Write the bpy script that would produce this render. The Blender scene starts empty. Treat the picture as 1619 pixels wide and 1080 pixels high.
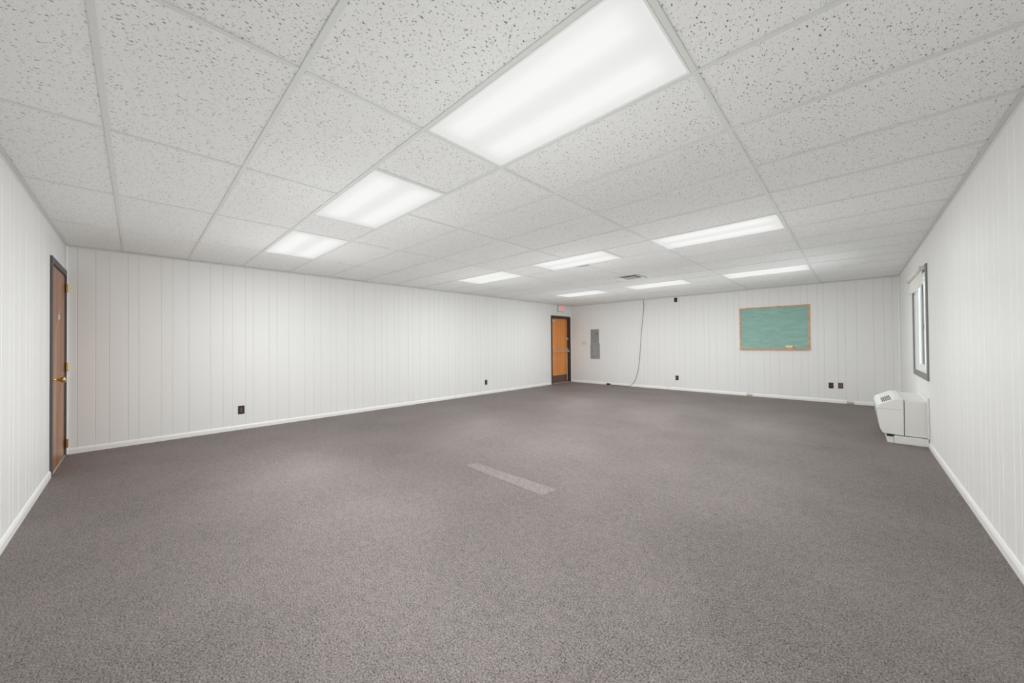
import bpy, bmesh, math, random
from mathutils import Vector, Matrix
random.seed(7)
S = bpy.context.scene
COL = S.collection

# ------------------------------------------------------------------ camera, world, exposure
CH = 2.438                                   # ceiling height
XW, XE, YS, YN = -4.896, 2.325, -1.687, 8.662
G, H = 1.2192, 0.6096                        # ceiling grid pitch along x and y
cd = bpy.data.cameras.new('camera')
cam = bpy.data.objects.new('camera', cd); COL.objects.link(cam)
F_PX, YAW, PIT, ROL = 566.83, 0.76788, 0.00951, -0.00854
fw = Vector((-math.sin(YAW)*math.cos(PIT), math.cos(YAW)*math.cos(PIT), math.sin(PIT)))
r0 = Vector((math.cos(YAW), math.sin(YAW), 0)); u0 = r0.cross(fw)
r1 = math.cos(ROL)*r0 + math.sin(ROL)*u0; u1 = -math.sin(ROL)*r0 + math.cos(ROL)*u0
M = Matrix((r1, u1, -fw)).transposed().to_4x4(); M.translation = Vector((1.7103, -1.1073, CH-1.1918))
cam.matrix_world = M
cd.sensor_fit = 'HORIZONTAL'; cd.sensor_width = 36; cd.lens = F_PX/1619*36
cd.shift_x = 6.396/1619; cd.shift_y = -1.909/1619; cd.clip_start = 0.02
S.camera = cam
w = bpy.data.worlds.new('world'); S.world = w; w.use_nodes = True
w.node_tree.nodes['Background'].inputs[0].default_value = (0.95, 0.97, 1, 1)
w.node_tree.nodes['Background'].inputs[1].default_value = 4.5
S.view_settings.view_transform = 'Standard'; S.view_settings.look = 'None'
S.view_settings.exposure = 0.09; S.view_settings.gamma = 1
S.cycles.use_denoising = True
S.cycles.max_bounces = 10; S.cycles.diffuse_bounces = 8
S.cycles.sample_clamp_indirect = 4
LAMP_DOWN, FILL_LAMP, LENS_GLOW, TUBE_GLOW = 16.0, 22.5, 0.47, 2.3

# ------------------------------------------------------------------ materials
def lin(c):
    return tuple((v/12.92 if v <= .04045 else ((v+.055)/1.055)**2.4) for v in [x/255 for x in c]) + (1,)
def mat(name, rgb, rough=.6, metal=0., spec=.5, bump=None, var=None):
    m = bpy.data.materials.new(name); m.use_nodes = True
    nt = m.node_tree; b = nt.nodes['Principled BSDF']
    b.inputs['Base Color'].default_value = lin(rgb); b.inputs['Roughness'].default_value = rough
    b.inputs['Metallic'].default_value = metal; b.inputs['Specular IOR Level'].default_value = spec
    tc = nt.nodes.new('ShaderNodeTexCoord')
    if var:                                    # (scale, amount): gentle mottling of the colour itself
        n = nt.nodes.new('ShaderNodeTexNoise'); n.inputs['Scale'].default_value = var[0]; n.inputs['Detail'].default_value = 5
        nt.links.new(tc.outputs['Object'], n.inputs['Vector'])
        mx = nt.nodes.new('ShaderNodeMix'); mx.data_type = 'RGBA'
        c = lin(rgb)
        mx.inputs['A'].default_value = tuple(v*(1-var[1]) for v in c[:3])+(1,)
        mx.inputs['B'].default_value = tuple(min(1, v*(1+var[1])) for v in c[:3])+(1,)
        nt.links.new(n.outputs['Fac'], mx.inputs['Factor']); nt.links.new(mx.outputs['Result'], b.inputs['Base Color'])
    if bump:
        n = nt.nodes.new('ShaderNodeTexNoise'); n.inputs['Scale'].default_value = bump[0]; n.inputs['Detail'].default_value = 4
        nt.links.new(tc.outputs['Object'], n.inputs['Vector'])
        bp = nt.nodes.new('ShaderNodeBump'); bp.inputs['Strength'].default_value = bump[1]; bp.inputs['Distance'].default_value = bump[2]
        nt.links.new(n.outputs['Fac'], bp.inputs['Height']); nt.links.new(bp.outputs['Normal'], b.inputs['Normal'])
    return m
def emis(name, rgb, s):
    m = bpy.data.materials.new(name); m.use_nodes = True; nt = m.node_tree; nt.nodes.clear()
    e = nt.nodes.new('ShaderNodeEmission'); e.inputs[0].default_value = lin(rgb); e.inputs[1].default_value = s
    o = nt.nodes.new('ShaderNodeOutputMaterial'); nt.links.new(e.outputs[0], o.inputs[0]); return m
def math_node(nt, op, a, b=None, clamp=False):
    n = nt.nodes.new('ShaderNodeMath'); n.operation = op; n.use_clamp = clamp
    for k, v in enumerate((a, b)):
        if v is None: continue
        if isinstance(v, (int, float)): n.inputs[k].default_value = v
        else: nt.links.new(v, n.inputs[k])
    return n.outputs[0]

def carpet_mat(name, dark, light, sc=1.):
    m = mat(name, (100, 90, 88), .95, spec=.15); nt = m.node_tree; b = nt.nodes['Principled BSDF']
    tc = nt.nodes['Texture Coordinate'].outputs['Object']
    def noise(s, det, rough=.6, st=(1, 1, 1)):
        mp = nt.nodes.new('ShaderNodeMapping'); mp.inputs['Scale'].default_value = st
        nt.links.new(tc, mp.inputs['Vector'])
        n = nt.nodes.new('ShaderNodeTexNoise'); n.inputs['Scale'].default_value = s; n.inputs['Detail'].default_value = det
        n.inputs['Roughness'].default_value = rough; nt.links.new(mp.outputs[0], n.inputs['Vector']); return n.outputs['Fac']
    v = nt.nodes.new('ShaderNodeTexVoronoi'); v.inputs['Scale'].default_value = 230*sc; nt.links.new(tc, v.inputs['Vector'])
    loops = v.outputs['Distance']
    fine = noise(135, 5, .8); mid = noise(22, 4, .7); big = noise(1.1, 3, .6)
    a = math_node(nt, 'ADD', math_node(nt, 'MULTIPLY', fine, 2.2), -.42)
    a = math_node(nt, 'SUBTRACT', a, math_node(nt, 'MULTIPLY', loops, .34))
    a = math_node(nt, 'ADD', a, math_node(nt, 'MULTIPLY', math_node(nt, 'SUBTRACT', mid, .5), .30))
    a = math_node(nt, 'ADD', a, math_node(nt, 'MULTIPLY', math_node(nt, 'SUBTRACT', big, .5), .22))
    cr = nt.nodes.new('ShaderNodeValToRGB'); e = cr.color_ramp.elements
    e[0].position = .25; e[0].color = lin(dark); e[1].position = .80; e[1].color = lin(light)
    nt.links.new(a, cr.inputs[0]); nt.links.new(cr.outputs[0], b.inputs['Base Color'])
    bp = nt.nodes.new('ShaderNodeBump'); bp.inputs['Strength'].default_value = .5; bp.inputs['Distance'].default_value = .004
    nt.links.new(a, bp.inputs['Height']); nt.links.new(bp.outputs[0], b.inputs['Normal'])
    b.inputs['Sheen Weight'].default_value = .25; b.inputs['Sheen Roughness'].default_value = .6
    b.inputs['Sheen Tint'].default_value = lin((190, 180, 176))
    # the synthetic loops also scatter light forward, towards the viewer
    g = nt.nodes.new('ShaderNodeBsdfGlossy'); g.inputs['Roughness'].default_value = .52
    nt.links.new(bp.outputs[0], g.inputs['Normal'])
    g.inputs[0].default_value = lin((222, 213, 209))
    x = nt.nodes.new('ShaderNodeMixShader'); nt.links.new(math_node(nt, 'MULTIPLY', math_node(nt, 'SUBTRACT', a, .12), .68, True), x.inputs[0])
    out = nt.nodes['Material Output']; nt.links.new(b.outputs[0], x.inputs[1]); nt.links.new(g.outputs[0], x.inputs[2]); nt.links.new(x.outputs[0], out.inputs[0])
    return m

def tile_mat():
    m = mat('fissured mineral tile', (226, 226, 222), .95, spec=.1); nt = m.node_tree; b = nt.nodes['Principled BSDF']
    tc = nt.nodes['Texture Coordinate'].outputs['Object']
    warp = nt.nodes.new('ShaderNodeTexNoise'); warp.inputs['Scale'].default_value = 55; warp.inputs['Detail'].default_value = 2
    nt.links.new(tc, warp.inputs['Vector'])
    wv = nt.nodes.new('ShaderNodeVectorMath'); wv.operation = 'SUBTRACT'; nt.links.new(warp.outputs['Color'], wv.inputs[0]); wv.inputs[1].default_value = (.5, .5, .5)
    ws = nt.nodes.new('ShaderNodeVectorMath'); ws.operation = 'SCALE'; nt.links.new(wv.outputs[0], ws.inputs[0]); ws.inputs['Scale'].default_value = .012
    wa = nt.nodes.new('ShaderNodeVectorMath'); nt.links.new(tc, wa.inputs[0]); nt.links.new(ws.outputs[0], wa.inputs[1])
    pits = None
    for rot, st, sc, lo, hi in ((.7, (1, .46, 1), 56, .09, .19), (-.8, (1, .52, 1), 66, .08, .17), (1.9, (1, .5, 1), 80, .08, .15), (0, (1, 1, 1), 120, .10, .17)):
        mp = nt.nodes.new('ShaderNodeMapping'); mp.inputs['Rotation'].default_value = (0, 0, rot); mp.inputs['Scale'].default_value = st
        mp.inputs['Location'].default_value = (rot*7, st[1]*3, 0)
        nt.links.new(wa.outputs[0], mp.inputs['Vector'])
        v = nt.nodes.new('ShaderNodeTexVoronoi'); v.voronoi_dimensions = '2D'; v.inputs['Scale'].default_value = sc
        nt.links.new(mp.outputs[0], v.inputs['Vector'])
        sp = nt.nodes.new('ShaderNodeSeparateColor'); nt.links.new(v.outputs['Color'], sp.inputs[0])
        keep = math_node(nt, 'GREATER_THAN', sp.outputs[0], .68)
        rad = math_node(nt, 'ADD', math_node(nt, 'MULTIPLY', sp.outputs[1], hi-lo), lo)
        d = math_node(nt, 'SUBTRACT', rad, v.outputs['Distance'])
        d = math_node(nt, 'MULTIPLY', d, 14, True)
        d = math_node(nt, 'MULTIPLY', d, keep)
        pits = d if pits is None else math_node(nt, 'MAXIMUM', pits, d)
    n = nt.nodes.new('ShaderNodeTexNoise'); n.inputs['Scale'].default_value = 400; nt.links.new(tc, n.inputs['Vector'])
    wn = nt.nodes.new('ShaderNodeAttribute'); wn.attribute_name = 'tile_tone'
    base = math_node(nt, 'ADD', math_node(nt, 'MULTIPLY', n.outputs['Fac'], .08), math_node(nt, 'ADD', wn.outputs['Fac'], -.04))
    mx = nt.nodes.new('ShaderNodeMix'); mx.data_type = 'RGBA'; nt.links.new(pits, mx.inputs['Factor'])
    cc = nt.nodes.new('ShaderNodeCombineColor')
    for k, f in enumerate((.87, .873, .86)): nt.links.new(math_node(nt, 'MULTIPLY', base, f), cc.inputs[k])
    nt.links.new(cc.outputs[0], mx.inputs['A']); mx.inputs['B'].default_value = (.22, .22, .215, 1)
    nt.links.new(mx.outputs['Result'], b.inputs['Base Color'])
    bp = nt.nodes.new('ShaderNodeBump'); bp.inputs['Strength'].default_value = .8; bp.inputs['Distance'].default_value = .0025; bp.invert = True
    nt.links.new(pits, bp.inputs['Height']); nt.links.new(bp.outputs[0], b.inputs['Normal'])
    return m

def wood_mat(name, c0, c1, c2, stretch=(9, 9, .7), rough=.35, glint_arc=False):
    m = mat(name, c1, rough, spec=.5); nt = m.node_tree; b = nt.nodes['Principled BSDF']
    tc = nt.nodes['Texture Coordinate'].outputs['Object']
    mp = nt.nodes.new('ShaderNodeMapping'); mp.inputs['Scale'].default_value = stretch; nt.links.new(tc, mp.inputs[0])
    n = nt.nodes.new('ShaderNodeTexNoise'); n.inputs['Scale'].default_value = 1.0; n.inputs['Detail'].default_value = 8
    n.inputs['Roughness'].default_value = .65; n.inputs['Distortion'].default_value = .6; nt.links.new(mp.outputs[0], n.inputs['Vector'])
    mp2 = nt.nodes.new('ShaderNodeMapping'); mp2.inputs['Scale'].default_value = tuple(s*14 for s in stretch); nt.links.new(tc, mp2.inputs[0])
    n2 = nt.nodes.new('ShaderNodeTexNoise'); n2.inputs['Detail'].default_value = 3; n2.inputs['Scale'].default_value = 1; nt.links.new(mp2.outputs[0], n2.inputs['Vector'])
    f = math_node(nt, 'ADD', math_node(nt, 'MULTIPLY', n.outputs['Fac'], .8), math_node(nt, 'MULTIPLY', n2.outputs['Fac'], .22))
    cr = nt.nodes.new('ShaderNodeValToRGB'); e = cr.color_ramp.elements
    e[0].position = .36; e[0].color = lin(c0); e[1].position = .66; e[1].color = lin(c2)
    q = cr.color_ramp.elements.new(.52); q.color = lin(c1)
    nt.links.new(f, cr.inputs[0]); out = cr.outputs[0]
    if glint_arc:                                 # reflected streak painted into the veneer colour as a pale arc
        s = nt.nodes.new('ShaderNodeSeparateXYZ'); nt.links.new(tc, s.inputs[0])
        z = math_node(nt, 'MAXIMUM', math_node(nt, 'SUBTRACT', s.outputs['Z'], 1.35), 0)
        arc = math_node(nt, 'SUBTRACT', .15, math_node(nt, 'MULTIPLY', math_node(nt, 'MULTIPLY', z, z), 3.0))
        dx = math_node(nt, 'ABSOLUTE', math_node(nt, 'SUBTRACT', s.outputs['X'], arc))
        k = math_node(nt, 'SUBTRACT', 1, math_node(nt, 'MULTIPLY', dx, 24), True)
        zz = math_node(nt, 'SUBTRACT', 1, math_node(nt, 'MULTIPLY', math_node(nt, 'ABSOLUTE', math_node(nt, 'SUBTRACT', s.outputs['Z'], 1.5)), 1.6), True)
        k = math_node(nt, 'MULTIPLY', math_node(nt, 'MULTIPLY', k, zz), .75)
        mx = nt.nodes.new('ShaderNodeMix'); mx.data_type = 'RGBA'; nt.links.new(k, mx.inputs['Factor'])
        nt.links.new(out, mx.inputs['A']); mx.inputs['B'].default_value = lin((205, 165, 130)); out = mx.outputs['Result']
    nt.links.new(out, b.inputs['Base Color'])
    return m

def lens_mat():
    m = bpy.data.materials.new('white acrylic lens'); m.use_nodes = True; nt = m.node_tree; nt.nodes.clear()
    e = nt.nodes.new('ShaderNodeEmission'); e.inputs[0].default_value = (1, 1, .99, 1); e.inputs[1].default_value = LENS_GLOW
    t = nt.nodes.new('ShaderNodeBsdfTranslucent'); t.inputs[0].default_value = (.45, .45, .445, 1)
    a = nt.nodes.new('ShaderNodeAddShader'); nt.links.new(e.outputs[0], a.inputs[0]); nt.links.new(t.outputs[0], a.inputs[1])
    o = nt.nodes.new('ShaderNodeOutputMaterial'); nt.links.new(a.outputs[0], o.inputs[0]); return m
def glass_mat():
    m = bpy.data.materials.new('window glass'); m.use_nodes = True; nt = m.node_tree; nt.nodes.clear()
    t = nt.nodes.new('ShaderNodeBsdfTransparent'); t.inputs[0].default_value = (.93, .95, .94, 1)
    g = nt.nodes.new('ShaderNodeBsdfGlossy'); g.inputs['Roughness'].default_value = .02
    f = nt.nodes.new('ShaderNodeFresnel'); f.inputs[0].default_value = 1.25
    x = nt.nodes.new('ShaderNodeMixShader'); nt.links.new(f.outputs[0], x.inputs[0]); nt.links.new(t.outputs[0], x.inputs[1]); nt.links.new(g.outputs[0], x.inputs[2])
    o = nt.nodes.new('ShaderNodeOutputMaterial'); nt.links.new(x.outputs[0], o.inputs[0]); return m

WALL = mat('painted panelling', (231, 231, 229), .45, spec=.4, bump=(160, .12, .001), var=(1.5, .012))
GROOVE_LIT = mat('groove with light painted in', (250, 250, 247), .4, spec=.4)  # light caught by the groove sides, put into the colour
GROOVE_SHADED = mat('groove with shade painted in', (226, 225, 222), .6, spec=.2)  # shade inside the grooves, put into the colour
TRIMW = mat('white gloss trim paint', (240, 240, 237), .35, bump=(60, .06, .001))
TBAR = mat('white enamelled grid', (224, 225, 221), .5)
ANGLE = mat('grey painted wall angle', (220, 220, 216), .55)
TILE = tile_mat()
CARPET = carpet_mat('brown grey loop carpet', (12, 10, 10), (88, 80, 78))
REFLECTION = carpet_mat('paler painted reflection', (62, 58, 57), (142, 134, 131))  # reflected light put into the colour of a floor strip
LENS = lens_mat(); TUBE = emis('fluorescent tube', (255, 255, 252), TUBE_GLOW)
WHITE = mat('white enamel', (240, 240, 238), .4)
BROWNWOOD = wood_mat('brown birch veneer', (112, 68, 42), (156, 100, 62), (190, 134, 90), glint_arc=True)
EDGEWOOD = mat('raw door edge wood', (176, 140, 112), .7, var=(20, .1))
CASING = mat('dark grey painted casing', (84, 78, 80), .5, var=(6, .1))
DKCASING = mat('dark brown painted frame', (62, 52, 48), .45, var=(5, .12))
ORANGE = wood_mat('orange stained door', (214, 128, 68), (226, 144, 74), (234, 158, 84), stretch=(5, 5, .6), rough=.4)
KICK = mat('brown kick plate', (98, 76, 64), .45, var=(8, .1))
BRASS = mat('polished brass', (214, 182, 112), .2, metal=1.)
STEEL = mat('satin aluminium', (205, 204, 198), .35, metal=.7)
DARK = mat('dark recess', (22, 20, 19), .8)
BLACK = mat('black plastic', (28, 27, 26), .4)
BROWNPL = mat('dark brown plastic', (50, 38, 37), .35)
BROWNPL2 = mat('walnut brown plastic', (92, 78, 68), .35)
IVORY = mat('ivory plastic', (222, 216, 196), .4)
PANELG = mat('grey enamelled steel', (142, 143, 141), .45, var=(9, .05))
PANELG2 = mat('lighter grey enamelled steel', (152, 153, 151), .45, var=(9, .05))
PANELG3 = mat('pale grey vent plate', (176, 176, 173), .5)
GREEN = mat('green chalkboard', (128, 176, 162), .7, spec=.25)
OAK = wood_mat('oak chalkboard frame', (186, 136, 92), (208, 160, 114), (220, 178, 134), stretch=(14, 14, 14), rough=.5)
LEDGE = wood_mat('pale ledge wood', (196, 160, 118), (216, 184, 142), (228, 200, 160), stretch=(20, 20, 20), rough=.5)
FELT = mat('cream eraser felt', (236, 228, 200), .95)
ERWOOD = mat('eraser wood', (226, 176, 128), .6)
ACW = mat('white appliance plastic', (236, 236, 232), .38, bump=(300, .05, .0005))
ACS = mat('white sleeve steel', (230, 230, 226), .4)
ACG = mat('grey louvre slots', (120, 120, 118), .6)
VINYL = mat('white window vinyl', (238, 240, 240), .35)
GCAS = mat('grey window casing', (128, 128, 126), .5, var=(7, .06))
SHADE = mat('white roller shade cloth', (226, 226, 220), .7)
GLASS = glass_mat()
EXITW = mat('white exit housing', (232, 234, 228), .45)
EXITR = emis('lit red letters', (255, 105, 98), 1.1)
CORD = mat('grey cable jacket', (112, 110, 106), .5)
SIGN = mat('grey name plate', (190, 192, 192), .4)
SIGN2 = mat('pale name plate insert', (222, 224, 224), .4)
RAW = mat('bare wood joint', (196, 176, 158), .8, var=(25, .12))

# chalk smears on the board (marks with a shape of their own)
nt = GREEN.node_tree; b = nt.nodes['Principled BSDF']; tc = nt.nodes['Texture Coordinate'].outputs['Object']
mp = nt.nodes.new('ShaderNodeMapping'); mp.inputs['Scale'].default_value = (2.2, 1, 7); nt.links.new(tc, mp.inputs[0])
n = nt.nodes.new('ShaderNodeTexNoise'); n.inputs['Scale'].default_value = 1.6; n.inputs['Detail'].default_value = 7; n.inputs['Distortion'].default_value = 1.2
nt.links.new(mp.outputs[0], n.inputs['Vector'])
cr = nt.nodes.new('ShaderNodeValToRGB'); cr.color_ramp.elements[0].position = .38; cr.color_ramp.elements[0].color = lin((140, 178, 168))
cr.color_ramp.elements[1].position = .72; cr.color_ramp.elements[1].color = lin((156, 192, 182))
nt.links.new(n.outputs['Fac'], cr.inputs[0]); nt.links.new(cr.outputs[0], b.inputs['Base Color'])

# ------------------------------------------------------------------ mesh helpers
class MB:
    def __init__(s): s.bm = bmesh.new()
    def box(s, x0, x1, y0, y1, z0, z1, bev=0., seg=1):
        r = bmesh.ops.create_cube(s.bm, size=1)
        for v in r['verts']:
            v.co = Vector(((x0+x1)/2+v.co.x*(x1-x0), (y0+y1)/2+v.co.y*(y1-y0), (z0+z1)/2+v.co.z*(z1-z0)))
        if bev:
            es = list({e for v in r['verts'] for e in v.link_edges})
            bmesh.ops.bevel(s.bm, geom=es, offset=bev, segments=seg, affect='EDGES', profile=.5)
        return s
    def prism(s, pts, fn, t0, t1):
        """closed outline pts (a,b) swept from t0 to t1; fn(a,b,t)->world"""
        A = [s.bm.verts.new(fn(a, b, t0)) for a, b in pts]; B = [s.bm.verts.new(fn(a, b, t1)) for a, b in pts]
        n = len(pts)
        s.sides = [s.bm.faces.new((A[i], A[(i+1) % n], B[(i+1) % n], B[i])) for i in range(n)]
        s.bm.faces.new(A[::-1]); s.bm.faces.new(B); return s
    def tube(s, pts, r, n=8, cap=True):
        pts = [Vector(p) for p in pts]; rings = []
        up = Vector((.123, .31, .94)).normalized()
        for i, p in enumerate(pts):
            d = (pts[min(i+1, len(pts)-1)]-pts[max(i-1, 0)]).normalized()
            a = d.cross(up); a = a.normalized() if a.length > 1e-4 else d.orthogonal().normalized(); c = d.cross(a)
            rr = r[i] if isinstance(r, (list, tuple)) else r
            rings.append([s.bm.verts.new(p+rr*(math.cos(t)*a+math.sin(t)*c)) for t in [2*math.pi*k/n for k in range(n)]])
        for i in range(len(pts)-1):
            for k in range(n): s.bm.faces.new((rings[i][k], rings[i][(k+1) % n], rings[i+1][(k+1) % n], rings[i+1][k]))
        if cap: s.bm.faces.new(rings[0][::-1]); s.bm.faces.new(rings[-1])
        return s
    def obj(s, name, m, parent=None, smooth=False, mats=None):
        bmesh.ops.recalc_face_normals(s.bm, faces=s.bm.faces)
        me = bpy.data.meshes.new(name); s.bm.to_mesh(me); s.bm.free()
        me.materials.append(m)
        for q in (mats or []): me.materials.append(q)
        if smooth:
            for p in me.polygons: p.use_smooth = True
        o = bpy.data.objects.new(name, me); COL.objects.link(o)
        if parent:
            o.parent = parent; o.matrix_parent_inverse = Matrix.Translation(-Vector(parent.location))
        return o
def thing(name, label, cat, loc, group=None, kind=None):
    o = bpy.data.objects.new(name, None); COL.objects.link(o); o.location = loc; o.empty_display_size = .1
    if kind: o['kind'] = kind
    if label: o['label'] = label
    if cat: o['category'] = cat
    if group: o['group'] = group
    return o
def tag(o, label=None, cat=None, group=None, kind=None):
    for k, v in (('label', label), ('category', cat), ('group', group), ('kind', kind)):
        if v: o[k] = v
    return o
def plabel(o, l): o['label'] = l; return o

# ------------------------------------------------------------------ floor
T = .12
MB().box(XW-T, XE+T, YS-T, YN+T, -.10, 0).obj('floor', CARPET)['kind'] = 'structure'
bpy.data.objects['floor']['label'] = 'brown grey loop pile carpet floor'

# ------------------------------------------------------------------ walls with random-groove panelling
PATN = (0, .095, .302, .412, .575, .808, .949, 1.06)
def grooves(base, sign, lo, hi):
    out = []
    for k in range(-12, 13):
        for p in PATN:
            u = base+k*1.2192+sign*p
            if lo+.02 < u < hi-.02: out.append(u)
    return sorted(out)
GW, GD = .0045, .0035
def slab(mb, fn, u0, u1, z0, z1, gr):
    pts = [(u0, 0)]
    for g in gr:
        if u0+.01 < g < u1-.01: pts += [(g-GW, 0), (g, GD), (g+GW, 0)]
    pts += [(u1, 0), (u1, T), (u0, T)]
    mb.prism(pts, fn, z0, z1)
    for i, f in enumerate(mb.sides):                # groove faces take the colour with light and shade painted in
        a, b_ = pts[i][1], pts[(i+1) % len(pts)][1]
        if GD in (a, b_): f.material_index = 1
ZT = CH+.14
FW_ = lambda u, d, z: (XW-d, u, z)
FN_ = lambda u, d, z: (u, YN+d, z)
FE_ = lambda u, d, z: (XE+d, u, z)
FS_ = lambda u, d, z: (u, YS-d, z)
def wall(name, fn, lo, hi, gr, hole=None, gm=None):
    mb = MB()
    if hole:
        a, b_, z0, z1 = hole
        slab(mb, fn, lo, a, 0, ZT, gr); slab(mb, fn, b_, hi, 0, ZT, gr); slab(mb, fn, a, b_, z1, ZT, gr)
        if z0 > 0: slab(mb, fn, a, b_, 0, z0, gr)
    else: slab(mb, fn, lo, hi, 0, ZT, gr)
    o = mb.obj(name, WALL, mats=[gm or GROOVE_SHADED]); o['kind'] = 'structure'; return o
D2 = (7.665, 8.605, 0, 2.045)           # opening of the orange door in the west wall
D1 = (-4.85, -3.90, 0, 2.075)           # opening of the brown door in the south wall
W1 = (5.27, 6.50, .845, 2.06)           # window opening in the east wall
wall('wall_west', FW_, YS, YN, grooves(-1.185, 1, YS, YN), D2)
wall('wall_north', FN_, XW-T, XE+T, grooves(1.175, 1, XW, XE))
wall('wall_east', FE_, YS, YN, grooves(2.49, -1, YS, YN), W1, GROOVE_LIT)
wall('wall_south', FS_, XW-T, XE+T, grooves(-3.2, -1, XW, XE), D1, GROOVE_LIT)
MB().box(XW-T, XE+T, YS-T, YN+T, ZT, ZT+.05).obj('roof', WHITE)['kind'] = 'structure'

# inside corner beads
def bead(name, x, y):
    o = MB().box(x-.011, x+.011, y-.011, y+.011, 0, CH-.001, .007, 2).obj(name, TRIMW); o['kind'] = 'structure'
bead('trim_1', XW+.011, YS+.011); bead('trim_2', XW+.011, YN-.011); bead('trim_3', XE-.011, YN-.011)

# baseboards
BBP = [(0, 0), (.012, 0), (.013, .045), (.009, .058), (.005, .066), (0, .068)]
def base(name, fn, segs):
    mb = MB()
    for a, b_ in segs: mb.prism(BBP, lambda d, z, t: fn(t, -d, z), a, b_)
    o = mb.obj(name, TRIMW); o['kind'] = 'structure'
base('baseboard_west', FW_, [(YS+.02, 7.60)])
base('baseboard_east', FE_, [(YS, 5.222), (6.45, YN-.02)])
base('baseboard_south', FS_, [(-3.835, XE-.014)])
GAPS = [(-1.90, -1.77), (-.09, .03), (1.59, 1.70)]
xs = [XW+.02]+[v for g in GAPS for v in g]+[XE-.02]
base('baseboard_north', FN_, [(xs[k], xs[k+1]) for k in range(0, len(xs), 2)])
for k, (a, b_) in enumerate(GAPS):
    o = MB().box(a+.004, b_-.004, YN-.009, YN, 0, .035 if k else .05, .002).obj('trim_%d' % (4+k), RAW if k else TRIMW); o['kind'] = 'structure'

# ------------------------------------------------------------------ suspended ceiling
LIGHTS = [(0, 0), (-1.5, 0), (-3, 0), (-1.5, 5), (-3, 5), (0, 5), (0, 10), (-1.5, 10), (-3, 10)]
VENT = (-1.25, 8)
iw, ie = XW/G, XE/G
def cuts(j):
    c = [-3, -2, -1, 0, 1]
    if j in (0, 5, 10): c = [-3, -2, -1.5, -.5, 0, 1]
    if j == 8: c = [-3, -2, -1.25, -.75, 0, 1]
    return [iw]+c+[ie]
rows = [YS]+[j*H for j in range(-2, 15)]+[YN]
bm = bmesh.new(); lay = bm.loops.layers.float_color.new('tile_tone')
grid = MB(); tr = random.Random(3)
def js(j): return (max(j*H, YS), min((j+1)*H, YN))
for j in range(-3, 15):
    y0, y1 = js(j); c = cuts(j)
    if y1-y0 < .02: continue
    for a, b_ in zip(c[:-1], c[1:]):
        if (a, j) in LIGHTS or (a, j) == VENT: continue
        x0, x1 = a*G, b_*G
        z = CH+.0045+tr.uniform(-.0012, .0012)
        r = bmesh.ops.create_cube(bm, size=1)
        tone = 1+tr.uniform(-.012, .012)
        for v in r['verts']: v.co = Vector(((x0+x1)/2+v.co.x*(x1-x0-.002), (y0+y1)/2+v.co.y*(y1-y0-.002), z+.008+v.co.z*.016))
        for f in {f for v in r['verts'] for f in v.link_faces}:
            for l in f.loops: l[lay] = (tone, tone, tone, 1)
    for a in c[1:-1]:
        grid.box(a*G-.012, a*G+.012, y0+.013, y1-.013, CH-.0005, CH+.006, .001)
for j in range(-2, 15):
    if j*H < YN-.03: grid.box(XW+.02, XE-.02, j*H-.012, j*H+.012, CH-.0008, CH+.006, .001)
me = bpy.data.meshes.new('ceiling'); bm.to_mesh(me); bm.free(); me.materials.append(TILE)
ceil = bpy.data.objects.new('ceiling', me); COL.objects.link(ceil); ceil['kind'] = 'structure'
o = grid.obj('trim_7', TBAR); o['kind'] = 'structure'
mb = MB()
for fn, a, b_ in ((FW_, YS, YN), (FN_, XW, XE), (FE_, YS, YN), (FS_, XW, XE)):
    mb.prism([(0, CH-.020), (.0015, CH-.020), (.0015, CH-.0018), (.022, CH-.0018), (.022, CH+.001), (0, CH+.001)], lambda d, z, t: fn(t, -d, z), a, b_)
o = mb.obj('trim_8', ANGLE); o['kind'] = 'structure'

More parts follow.
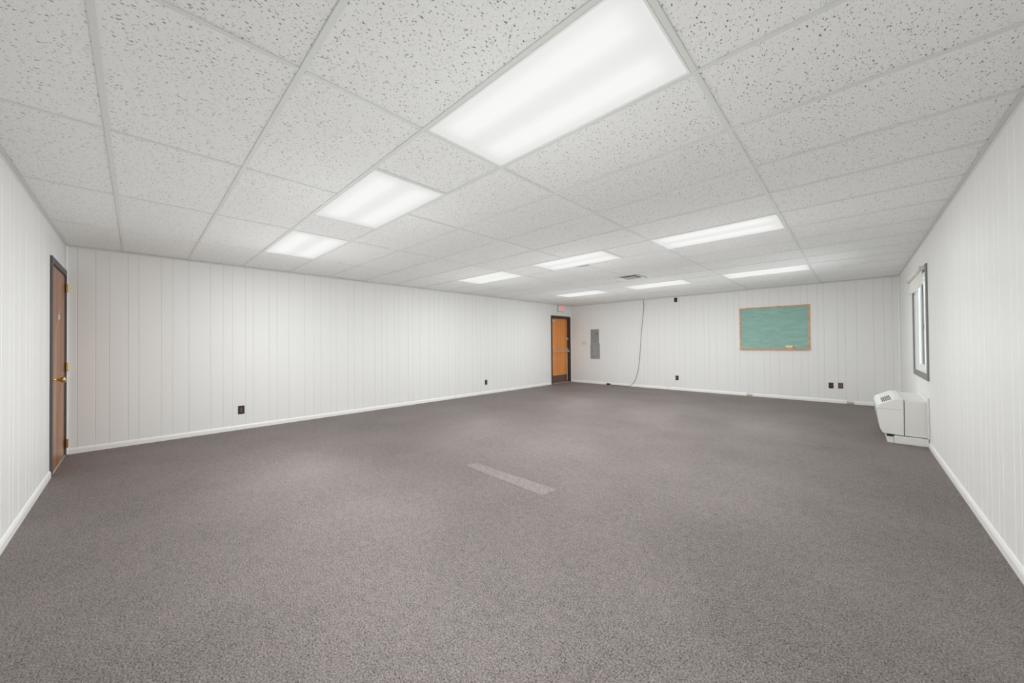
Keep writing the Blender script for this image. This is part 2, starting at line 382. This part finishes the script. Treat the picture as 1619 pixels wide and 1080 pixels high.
# ------------------------------------------------------------------ recessed fluorescent fixtures
REFL = mat('dull fixture reflector', (120, 120, 118), .6)
def troffer():
    t = thing('ceiling_light', '', 'ceiling light', (G/2, H/2, CH)); cx, cy = G/2, H/2
    wx, wy = G/2-.013, H/2-.013; e = .011
    f = MB()
    for q in ((-wx, wx, -wy, -wy+e), (-wx, wx, wy-e, wy), (-wx, -wx+e, -wy+e, wy-e), (wx-e, wx, -wy+e, wy-e)):
        f.box(cx+q[0], cx+q[1], cy+q[2], cy+q[3], CH-.001, CH+.012, .0015)
    f.obj('frame', WHITE, t)
    h = MB(); hx, hy, k = wx-.004, wy-.004, .003
    h.box(cx-hx, cx+hx, cy-hy, cy+hy, CH+.115, CH+.118)
    for q in ((-hx, hx, -hy, -hy+k), (-hx, hx, hy-k, hy), (-hx, -hx+k, -hy+k, hy-k), (hx-k, hx, -hy+k, hy-k)):
        h.box(cx+q[0], cx+q[1], cy+q[2], cy+q[3], CH+.012, CH+.115)
    h.obj('housing', REFL, t)
    for s in (-.190, -.105, .105, .190):
        MB().tube([(cx-.525, cy+s, CH+.062), (cx+.525, cy+s, CH+.062)], .015, 12).obj('tube', TUBE, t, True)
    MB().box(cx-wx+e-.003, cx+wx-e+.003, cy-wy+e-.003, cy+wy-e+.003, CH+.004, CH+.006).obj('lens', LENS, t)
    ld = bpy.data.lights.new('lamp', 'AREA'); ld.shape = 'RECTANGLE'; ld.size = 2*(wx-e); ld.size_y = 2*(wy-e)
    ld.energy = LAMP_DOWN; ld.color = (.965, .985, .995)
    lo = bpy.data.objects.new('lamp', ld); COL.objects.link(lo); lo.location = (cx, cy, CH-.003)
    lo.parent = t; lo.matrix_parent_inverse = Matrix.Translation(-Vector(t.location))
    if FILL_LAMP:  # added fill light with no body, hung below the fixture to brighten the ceiling
        ld = bpy.data.lights.new('fill_lamp', 'POINT'); ld.shadow_soft_size = .35; ld.energy = FILL_LAMP; ld.color = (.965, .985, .995)
        lo = bpy.data.objects.new('fill_lamp', ld); COL.objects.link(lo); lo.location = (cx, cy, CH-1.15)
        lo.parent = t; lo.matrix_parent_inverse = Matrix.Translation(-Vector(t.location))
    return t
LL = ['largest and nearest lit fluorescent ceiling panel, cut off by the top of the photo',
      'lit ceiling panel directly left of the nearest big panel, second in its row',
      'lit ceiling panel closest to the left wall with the brown wooden door',
      'lit ceiling panel in the middle of the second row, between the other two there',
      'leftmost lit ceiling panel of the second row, nearest the long bare wall',
      'long lit ceiling panel at the right end of the second row',
      'rightmost lit ceiling panel of the farthest row, nearest the chalkboard',
      'lit ceiling panel beside the square air vent, in the farthest row',
      'smallest and farthest lit ceiling panel, in front of the exit sign']
L0 = troffer(); kids = list(L0.children)
for k, (i, j) in enumerate(LIGHTS):
    if k == 0: t = L0
    else:
        t = L0.copy(); COL.objects.link(t); t.location = (i*G+G/2, j*H+H/2, CH)
        for c in kids:
            d = c.copy(); COL.objects.link(d); d.parent = t
            d.matrix_parent_inverse = Matrix.Translation(-Vector(L0.location))
    for o_ in t.children:                      # lamp power set to balance the walls: right-hand column weaker, left corner stronger
        if o_.type == 'LIGHT' and (i == 0 or (i, j) == (-3, 0)):
            o_.data = o_.data.copy(); o_.data.energy *= .80 if i == 0 else 1.25
    t['label'] = LL[k]; t['group'] = 'recessed fluorescent ceiling panels'
    if (i, j) == (-1.5, 5):                    # a bent edge of this fixture's frame hangs open
        mb = MB(); y = (j+1)*H
        mb.prism([(-1.40, y-.010), (-1.16, y-.010), (-1.20, y+.050), (-1.30, y+.030)], lambda a, b_, z: (a, b_, z), CH-.010, CH-.004)
        plabel(mb.obj('bent_flange', PANELG, t), 'small bent grey flap on the panel edge')

# ceiling air diffuser
vx, vy = -1.0*G, 8.5*H
t = thing('air_vent', 'square white air vent with nested louvres in the far ceiling', 'air vent', (vx, vy, CH))
def ring(mb, a, b_, z0, z1):                   # square funnel: outer half-size a at z0 to inner b at z1
    p = [[mb.bm.verts.new((vx+sx*r, vy+sy*r, z)) for sx, sy in ((-1, -1), (1, -1), (1, 1), (-1, 1))] for r, z in ((a, z0), (b_, z1), (b_, z1+.003), (a, z0+.003))]
    for q in range(4):
        for k in range(4): mb.bm.faces.new((p[q][k], p[q][(k+1) % 4], p[(q+1) % 4][(k+1) % 4], p[(q+1) % 4][k]))
ring_mb = MB(); ring(ring_mb, .292, .235, CH, CH); ring_mb.obj('frame', WHITE, t)
for k, (a, b_, z0, z1) in enumerate(((.222, .150, CH-.006, CH+.006), (.142, .118, CH-.012, CH-.004))):
    m_ = MB(); ring(m_, a, b_, z0, z1); m_.obj('louvre', WHITE, t)
MB().box(vx-.112, vx+.112, vy-.112, vy+.112, CH-.010, CH-.006, .002).obj('center_plate', PANELG3, t)
MB().box(vx-.29, vx+.29, vy-.29, vy+.29, CH+.022, CH+.026).obj('back_plate', ACG, t)

# ------------------------------------------------------------------ brown wooden door in the south wall
t = thing('door_1', None, None, (-4.375, YS, 0), kind='structure')
t['label'] = 'brown wooden interior door with a brass knob, beside the left corner'
c = MB()
zt = 2.075
c.box(-3.90, -3.842, YS, YS+.016, 0, zt+.062, .003); c.box(XW+.003, -4.848, YS, YS+.016, 0, zt+.062, .003); c.box(-4.85, -3.90, YS, YS+.016, zt, zt+.062, .003)
plabel(c.obj('casing', CASING, t), 'dark grey painted door casing')
j_ = MB(); j_.box(-4.85, -4.838, YS-T, YS, 0, zt); j_.box(-3.912, -3.90, YS-T, YS, 0, zt); j_.box(-4.838, -3.912, YS-T, YS, zt-.012, zt)
j_.obj('jamb', CASING, t)
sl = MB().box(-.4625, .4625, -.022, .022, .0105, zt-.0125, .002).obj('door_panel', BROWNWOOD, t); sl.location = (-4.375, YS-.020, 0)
MB().box(-3.925, -3.9135, YS-.042, YS+.0015, .012, 2.0).obj('latch_edge', EDGEWOOD, t)
for z in (1.93, 1.02, .14):
    h = MB().box(-4.846, -4.822, YS+.0145, YS+.019, z-.05, z+.05, .001)
    for q in range(3): h.tube([(-4.842, YS+.024, z-.05+q*.034), (-4.842, YS+.024, z-.05+q*.034+.031)], .0085, 10)
    h.box(-4.875, -4.85, YS+.015, YS+.019, z-.05, z+.05, .001)
    plabel(h.obj('hinge', BRASS, t), 'brass hinge')
k = MB()
kx, kz, ky = -3.985, .925, YS+.002
def lathe(mb, c, ax, prof, n=20):
    mb.tube([Vector(c)+Vector(ax)*a for a, r in prof], [max(r, .0005) for a, r in prof], n)
lathe(k, (kx, ky, kz), (0, 1, 0), [(0, .033), (.006, .033), (.010, .026), (.012, .013), (.035, .011), (.048, .018), (.056, .026), (.068, .030), (.078, .028), (.084, .020), (.086, .004)])
plabel(k.obj('door_knob', BRASS, t, True), 'polished brass knob')
MB().box(-4.45, -4.33, YS+.002, YS+.005, 1.545, 1.60, .001).obj('name_plate', SIGN, t)
MB().box(-4.435, -4.345, YS+.005, YS+.006, 1.556, 1.575).obj('plate_insert', SIGN2, t)
MB().box(-4.84, -3.91, YS-.04, YS+.012, 0, .010, .003).obj('threshold', STEEL, t)

# ------------------------------------------------------------------ orange exit door in the west wall
t = thing('door_2', None, None, (XW, 8.135, 0), kind='structure')
t['label'] = 'orange exit door with push bar in a dark brown frame'
zt = 2.045; DX = XW-.095
c = MB()
c.box(XW, XW+.014, 7.615, 7.665, 0, zt+.052, .002); c.box(XW, XW+.014, 8.605, 8.652, 0, zt+.052, .002); c.box(XW, XW+.014, 7.665, 8.605, zt, zt+.052, .002)
c.box(XW-T, XW, 7.650, 7.668, 0, zt); c.box(XW-T, XW, 8.602, 8.62, 0, zt); c.box(XW-T, XW, 7.668, 8.602, zt-.018, zt)
c.obj('frame', DKCASING, t)
sl = MB().box(-.022, .022, -.4665, .4665, .0145, zt-.0185, .002).obj('door_panel', ORANGE, t); sl.location = (DX-.022, 8.135, 0)
MB().box(DX, DX+.002, 7.69, 8.585, .02, .245, .0006).obj('kick_plate', KICK, t)
MB().box(XW-T, XW+.02, 7.668, 8.602, 0, .014, .004).obj('threshold', STEEL, t)
MB().box(DX+.0005, DX+.010, 8.566, 8.600, .06, .96, .002).obj('weather_strip', mat('pale weather strip', (214, 196, 178), .6), t)
p = MB(); p.tube([(DX+.075, 7.74, .985), (DX+.075, 8.53, .985)], .013, 12)
p.box(DX, DX+.082, 7.735, 7.765, .960, 1.010, .006)
p.obj('push_bar', STEEL, t)
p = MB(); p.prism([(0, .955), (.095, .965), (.085, 1.0), (.03, 1.10), (0, 1.13)], lambda d, z, y: (DX+d, y, z), 8.515, 8.590)
plabel(p.obj('latch_housing', STEEL, t), 'silver triangular latch housing')
p = MB(); p.box(DX, DX+.035, 8.535, 8.60, 1.385, 1.425, .004); p.box(DX, DX+.05, 8.555, 8.60, 1.35, 1.385, .004); p.obj('rim_lock', STEEL, t)
p = MB(); p.box(DX, DX+.055, 7.70, 7.90, 1.915, 1.975, .008)
p.obj('door_closer', STEEL, t)
p = MB(); p.tube([(DX+.03, 7.76, 1.985), (DX+.085, 7.96, 1.995), (DX+.06, 8.22, 2.005)], .009, 8); p.tube([(DX+.03, 7.76, 1.97), (DX+.03, 7.76, 1.992)], .016, 10)
p.obj('closer_arm', STEEL, t)

# ------------------------------------------------------------------ window and roller shade
t = thing('window_1', None, None, (XE, 5.885, .845), kind='structure')
t['label'] = 'white vinyl slider window in a grey casing on the right wall'
a, b_, z0, z1 = W1
c = MB(); q = .072
c.box(XE-.014, XE, a-q, a, z0-q, z1+q, .002); c.box(XE-.014, XE, b_, b_+q, z0-q, z1+q, .002)
c.box(XE-.014, XE, a, b_, z0-q, z0, .002); c.box(XE-.014, XE, a, b_, z1, z1+q, .002)
plabel(c.obj('casing', GCAS, t), 'grey painted window casing')
v = MB(); d0, d1 = XE+.015, XE+.10
v.box(d0, d1, a, a+.03, z0, z1, .002); v.box(d0, d1, b_-.03, b_, z0, z1, .002); v.box(d0, d1, a+.03, b_-.03, z0, z0+.03, .002); v.box(d0, d1, a+.03, b_-.03, z1-.03, z1, .002)
v.obj('window_frame', VINYL, t)
def sash(y0, y1, x):
    s = MB(); e = .045
    s.box(x, x+.028, y0, y0+e, z0+.03, z1-.03, .003); s.box(x, x+.028, y1-e, y1, z0+.03, z1-.03, .003)
    s.box(x, x+.028, y0+e, y1-e, z0+.03, z0+.03+e, .003); s.box(x, x+.028, y0+e, y1-e, z1-.03-e, z1-.03, .003)
    o = s.obj('sash', VINYL, t)
    MB().box(x+.012, x+.016, y0+e, y1-e, z0+.03+e, z1-.03-e).obj('pane', GLASS, o)
    return o
sash(a+.03, 5.91, XE+.064); s2 = sash(5.865, b_-.03, XE+.032)
MB().box(XE+.018, XE+.034, 5.872, 5.902, 1.40, 1.45, .003).obj('latch', PANELG, t)
t = thing('roller_shade', 'white roller shade rolled down a little over the window top', 'window shade', (XE, 5.9, 2.1))
MB().tube([(XE-.045, 5.235, 2.085), (XE-.045, 6.60, 2.085)], .021, 16).obj('roller', SHADE, t, True)
MB().box(XE-.034, XE-.0325, 5.27, 6.55, 1.90, 2.085).obj('shade_cloth', SHADE, t)
MB().tube([(XE-.034, 5.265, 1.897), (XE-.034, 6.555, 1.897)], .009, 10).obj('hem_bar', SHADE, t, True)
for y in (5.228, 6.603): MB().box(XE-.062, XE-.0125, y, y+.004, 2.06, 2.11, .001).obj('bracket', STEEL, t)

# ------------------------------------------------------------------ wall air conditioner
Y0, Y1 = 5.29, 6.36
t = thing('air_conditioner', 'white through-wall air conditioner below the window on the right wall', 'air conditioner', (2.15, (Y0+Y1)/2, 0))
MB().box(2.135, XE-.005, Y0+.012, Y1-.012, .098, .520, .004).obj('sleeve', ACS, t)
c = MB(); x1 = 2.128
prof = [(x1, .100), (1.972, .104), (1.948, .115), (1.928, .16), (1.913, .25), (1.905, .35), (1.906, .425), (1.916, .447), (1.935, .462), (2.055, .530), (2.085, .537), (x1, .534)]
c.prism(prof, lambda x, z, y: (x, y, z), Y0, Y1)
es = [e for e in c.bm.edges if (abs(e.verts[0].co.y-e.verts[1].co.y) < 1e-6)]
bmesh.ops.bevel(c.bm, geom=es, offset=.007, segments=3, affect='EDGES')
cov = c.obj('front_cover', ACW, t)
MB().box(x1-.004, 2.137, Y0+.02, Y1-.02, .105, .515).obj('gap', DARK, t)
# discharge grille on the sloping top
ux, uz = 2.055-1.935, .530-.462; L_ = math.hypot(ux, uz); ux /= L_; uz /= L_; nx, nz = -uz, ux
def top(s, h, y): return (1.935+ux*s+nx*h, y, .462+uz*s+nz*h)
g = MB(); g2 = MB()
for k in range(14):
    y = Y0+.10+k*.034
    for m_ in range(5):
        g.prism([(.022+m_*.019, .0004), (.036+m_*.019, .0004), (.036+m_*.019, .0014), (.022+m_*.019, .0014)], lambda s, h, yy: top(s, h, yy), y, y+.022)
g.obj('discharge_grille', ACG, t)
MB().prism([(.02, .0004), (.12, .0004), (.12, .0015), (.02, .0015)], lambda s, h, y: top(s, h, y), Y0+.70, Y0+.95).obj('control_door', ACS, t)
g = MB()
for k in range(9):
    z = .145+k*.0285
    pf = [q for q in prof if .11 < q[1] < .43 and q[0] < 1.95]
    xf = next(a[0]+(b_[0]-a[0])*(z+.0035-a[1])/(b_[1]-a[1]) for a, b_ in zip(pf[:-1], pf[1:]) if b_[1] >= z+.0035)
    g.box(xf-.0012, xf+.02, Y0+.03, Y1-.03, z, z+.007)
g.obj('intake_slots', ACG, t)
MB().box(1.905, x1-.02, Y0-.0008, Y0+.001, .405, .407).obj('side_seam', ACG, t)
f = MB()
f.box(XE-.016, XE-.001, Y0-.055, Y0+.008, .100, .575, .003); f.box(XE-.016, XE-.001, Y1-.008, Y1+.07, .100, .575, .003); f.box(XE-.016, XE-.001, Y0+.008, Y1-.008, .522, .575, .003)
f.obj('wall_flange', ACS, t)
p = MB(); p.box(2.045, XE-.005, Y0-.02, Y1, 0, .090, .004); plabel(p.obj('base_plinth', ACW, t), 'white painted plinth under the unit')
p = MB(); p.box(1.988, 2.043, Y0-.015, Y0+.20, .0, .070, .006); p.box(1.975, 2.043, Y0-.02, Y0+.20, .060, .074, .004)
p.obj('power_box', ACW, t)
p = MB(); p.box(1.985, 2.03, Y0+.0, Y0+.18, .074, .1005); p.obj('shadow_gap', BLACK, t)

# ------------------------------------------------------------------ chalkboard and eraser
t = thing('chalkboard', 'green chalkboard in an oak frame hung on the far wall', 'chalkboard', (.42, YN, 1.06))
bx0, bx1, bz0, bz1 = -.205, 1.050, 1.062, 2.018
c = MB(); e = .030
c.box(bx0, bx0+e, YN-.020, YN, bz0, bz1, .003); c.box(bx1-e, bx1, YN-.020, YN, bz0, bz1, .003); c.box(bx0+e, bx1-e, YN-.020, YN, bz1-e, bz1, .003)
c.box(bx0, bx1, YN-.052, YN, bz0-.002, bz0+.020, .003)
c.obj('frame', OAK, t)
MB().box(bx0+.004, bx1-.004, YN-.054, YN-.022, bz0+.0205, bz0+.030, .003).obj('chalk_ledge', LEDGE, t)
MB().box(bx0+e-.002, bx1-e+.002, YN-.012, YN-.001, bz0+.02, bz1-e+.002).obj('board', GREEN, t)
t = thing('chalkboard_eraser', 'cream felt eraser with a wooden back lying on the chalkboard ledge', 'eraser', (.71, YN-.037, bz0+.031))
MB().box(.645, .768, YN-.0525, YN-.018, bz0+.0305, bz0+.058, .004, 2).obj('wooden_back', ERWOOD, t)
MB().box(.647, .766, YN-.051, YN-.019, bz0+.058, bz0+.090, .006, 2).obj('felt', FELT, t)

# ------------------------------------------------------------------ wall fittings
def fit_map(side, u, z):                       # local (a along the wall seen left to right, h out of the wall, v up)
    if side == 'W': return lambda a, h, v: (XW+h, u+a, z+v)
    if side == 'N': return lambda a, h, v: (u+a, YN-h, z+v)
def fbox(mb, fn, a0, a1, h0, h1, v0, v1, bev=0.):
    p = fn(a0, h0, v0); q = fn(a1, h1, v1)
    return mb.box(min(p[0], q[0]), max(p[0], q[0]), min(p[1], q[1]), max(p[1], q[1]), min(p[2], q[2]), max(p[2], q[2]), bev)
def outlet(side, u, z, label, m1, m2, kind='duplex', name='wall_outlet', cat='outlet', w=.074, h=.117, group=None):
    fn = fit_map(side, u, z); t = thing(name, label, cat, fn(0, 0, 0), group)
    fbox(MB(), fn, -w/2, w/2, 0, .006, -h/2, h/2, .002).obj('cover_plate', m1, t)
    if kind == 'duplex':
        for s in (-1, 1):
            o = fbox(MB(), fn, -.017, .017, .006, .009, s*.020-.014, s*.020+.014, .003).obj('receptacle', m2, t)
            mb = MB()
            for a in (-.006, .006): fbox(mb, fn, a-.0015, a+.0015, .009, .0095, s*.020-.004, s*.020+.006)
            mb.obj('slots', DARK, o)
    if kind in ('duplex', 'blank'):
        mb = MB(); fbox(mb, fn, -.003, .003, .006, .0075, -.003, .003)
        mb.obj('screw', STEEL, t)
    return t
RED = mat('reddish brown receptacle', (112, 84, 80), .35)
GR = mat('grey brown receptacle', (98, 94, 90), .35)
outlet('W', -.02, .291, 'dark brown outlet low on the long left wall, nearest the brown door', BROWNPL, RED, w=.080, h=.122)
outlet('W', 4.937, .290, 'dark outlet low on the long left wall, toward the orange door', BLACK, GR, w=.080, h=.118)
outlet('N', -1.616, .320, 'dark outlet low on the far wall, right of the hanging cable', BLACK, GR)
outlet('N', -1.625, 2.352, 'black outlet box high on the far wall just under the ceiling', BLACK, BROWNPL, w=.080, h=.115)
outlet('N', 1.362, .345, 'dark brown outlet low right of the chalkboard, left of a lighter brown plate', BROWNPL, BROWNPL, w=.074, h=.115)
outlet('N', 1.504, .350, 'lighter walnut brown blank plate right of the dark brown outlet', BROWNPL2, BROWNPL2, kind='blank', name='wall_plate', cat='wall plate', w=.076, h=.115)
outlet('W', 7.42, .130, 'small white plate low on the wall left of the orange door', TRIMW, TRIMW, kind='blank', name='wall_plate', cat='wall plate', w=.07, h=.115)
fn = fit_map('N', -4.398, 1.248)
t = thing('light_switch', 'ivory triple light switch left of the grey electrical panels', 'light switch', fn(0, 0, 0))
fbox(MB(), fn, -.085, .085, 0, .006, -.057, .057, .002).obj('cover_plate', IVORY, t)
for k in (-1, 0, 1):
    fbox(MB(), fn, k*.046-.005, k*.046+.005, .006, .016, -.010, .012, .002).obj('toggle', mat('tan toggle', (190, 180, 160), .4) if k == -1 else bpy.data.materials['tan toggle'], t)

t = thing('electrical_panel', 'upper flat grey electrical panel on the far wall, stacked on the lower one', 'electrical panel', (-4.0, YN, 1.24))
MB().box(-4.154, -3.872, YN-.012, YN, 1.236, 1.664, .003).obj('door', PANELG, t)
MB().box(-3.945, -3.915, YN-.020, YN-.012, 1.50, 1.545, .003).obj('latch', BLACK, t)
t = thing('electrical_panel', 'lower grey electrical panel with a framed inner door on the far wall', 'electrical panel', (-4.0, YN, .755))
MB().box(-4.166, -3.842, YN-.014, YN, .756, 1.2355, .003).obj('cover', PANELG2, t)
d = MB().box(-4.108, -3.915, YN-.021, YN-.014, .835, 1.175, .003).obj('door', PANELG2, t)
MB().box(-4.118, -3.905, YN-.0155, YN-.014, .818, 1.185).obj('door_rebate', ACG, t)
MB().box(-4.090, -4.070, YN-.025, YN-.021, .98, 1.02, .002).obj('latch', ACG, d)

# exit sign
t = thing('exit_sign', 'white lit exit sign with red letters above the orange door', 'exit sign', (XW, 8.12, 2.245))
MB().box(XW+.010, XW+.045, 7.968, 8.272, 2.240, 2.425, .005, 2).obj('housing', EXITW, t)
MB().box(XW, XW+.012, 7.955, 8.285, 2.228, 2.432, .003).obj('shadow_rim', PANELG, t)  # added grey rim stands in for the shadow at the sign's edge
cu = bpy.data.curves.new('letters', 'FONT'); cu.body = 'EXIT'; cu.size = .135; cu.extrude = .001; cu.align_x = 'CENTER'; cu.space_character = 1.05; cu.offset = .003
tmp = bpy.data.objects.new('tmp', cu); COL.objects.link(tmp)
bpy.context.view_layer.update()
me = bpy.data.meshes.new_from_object(tmp.evaluated_get(bpy.context.evaluated_depsgraph_get()))
bpy.data.objects.remove(tmp); me.materials.clear(); me.materials.append(EXITR)
o = bpy.data.objects.new('letters', me); COL.objects.link(o)
me.transform(Matrix.Translation((XW+.0465, 8.128, 2.283)) @ Matrix.Rotation(math.pi/2, 4, 'Z') @ Matrix.Rotation(math.pi/2, 4, 'X') @ Matrix.Diagonal((.72, 1, 1, 1)))
o.parent = t; o.matrix_parent_inverse = Matrix.Translation(-Vector(t.location)); o['label'] = 'red lit EXIT letters'

# loose cable hanging from the ceiling
ctrl = [(-2.49, .012, 2.436), (-2.468, .012, 2.25), (-2.50, .012, 1.95), (-2.552, .012, 1.50), (-2.585, .012, 1.05), (-2.615, .014, .70), (-2.665, .020, .42), (-2.735, .026, .20), (-2.82, .028, .075), (-2.90, .030, .018), (-3.0, .032, .008), (-3.25, .028, .007), (-3.50, .030, .007)]
P = [Vector((x, YN-d, z)) for x, d, z in ctrl]; pts = []
for i in range(len(P)-1):
    p0, p1, p2, p3 = P[max(i-1, 0)], P[i], P[i+1], P[min(i+2, len(P)-1)]
    for s in range(8):
        u = s/8
        pts.append(.5*((2*p1)+(-p0+p2)*u+(2*p0-5*p1+4*p2-p3)*u*u+(-p0+3*p1-3*p2+p3)*u**3))
pts.append(P[-1])
t = thing('cable', 'thin grey cable hanging from the ceiling down the far wall to the carpet', 'cable', (-2.9, YN-.03, 0))
MB().tube(pts, .005, 8).obj('cord', CORD, t, True)
plabel(MB().box(-3.62, -3.50, YN-.048, YN-.0135, .001, .042, .005).obj('plug', BLACK, t), 'black plug at the end of the cable')

# light reflection on the carpet, put in as a paler strip
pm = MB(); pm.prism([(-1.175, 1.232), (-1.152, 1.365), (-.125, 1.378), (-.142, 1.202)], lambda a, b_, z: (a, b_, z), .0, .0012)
tag(pm.obj('carpet_reflection', REFLECTION), 'long narrow paler painted reflection in the middle of the floor', 'painted reflection')
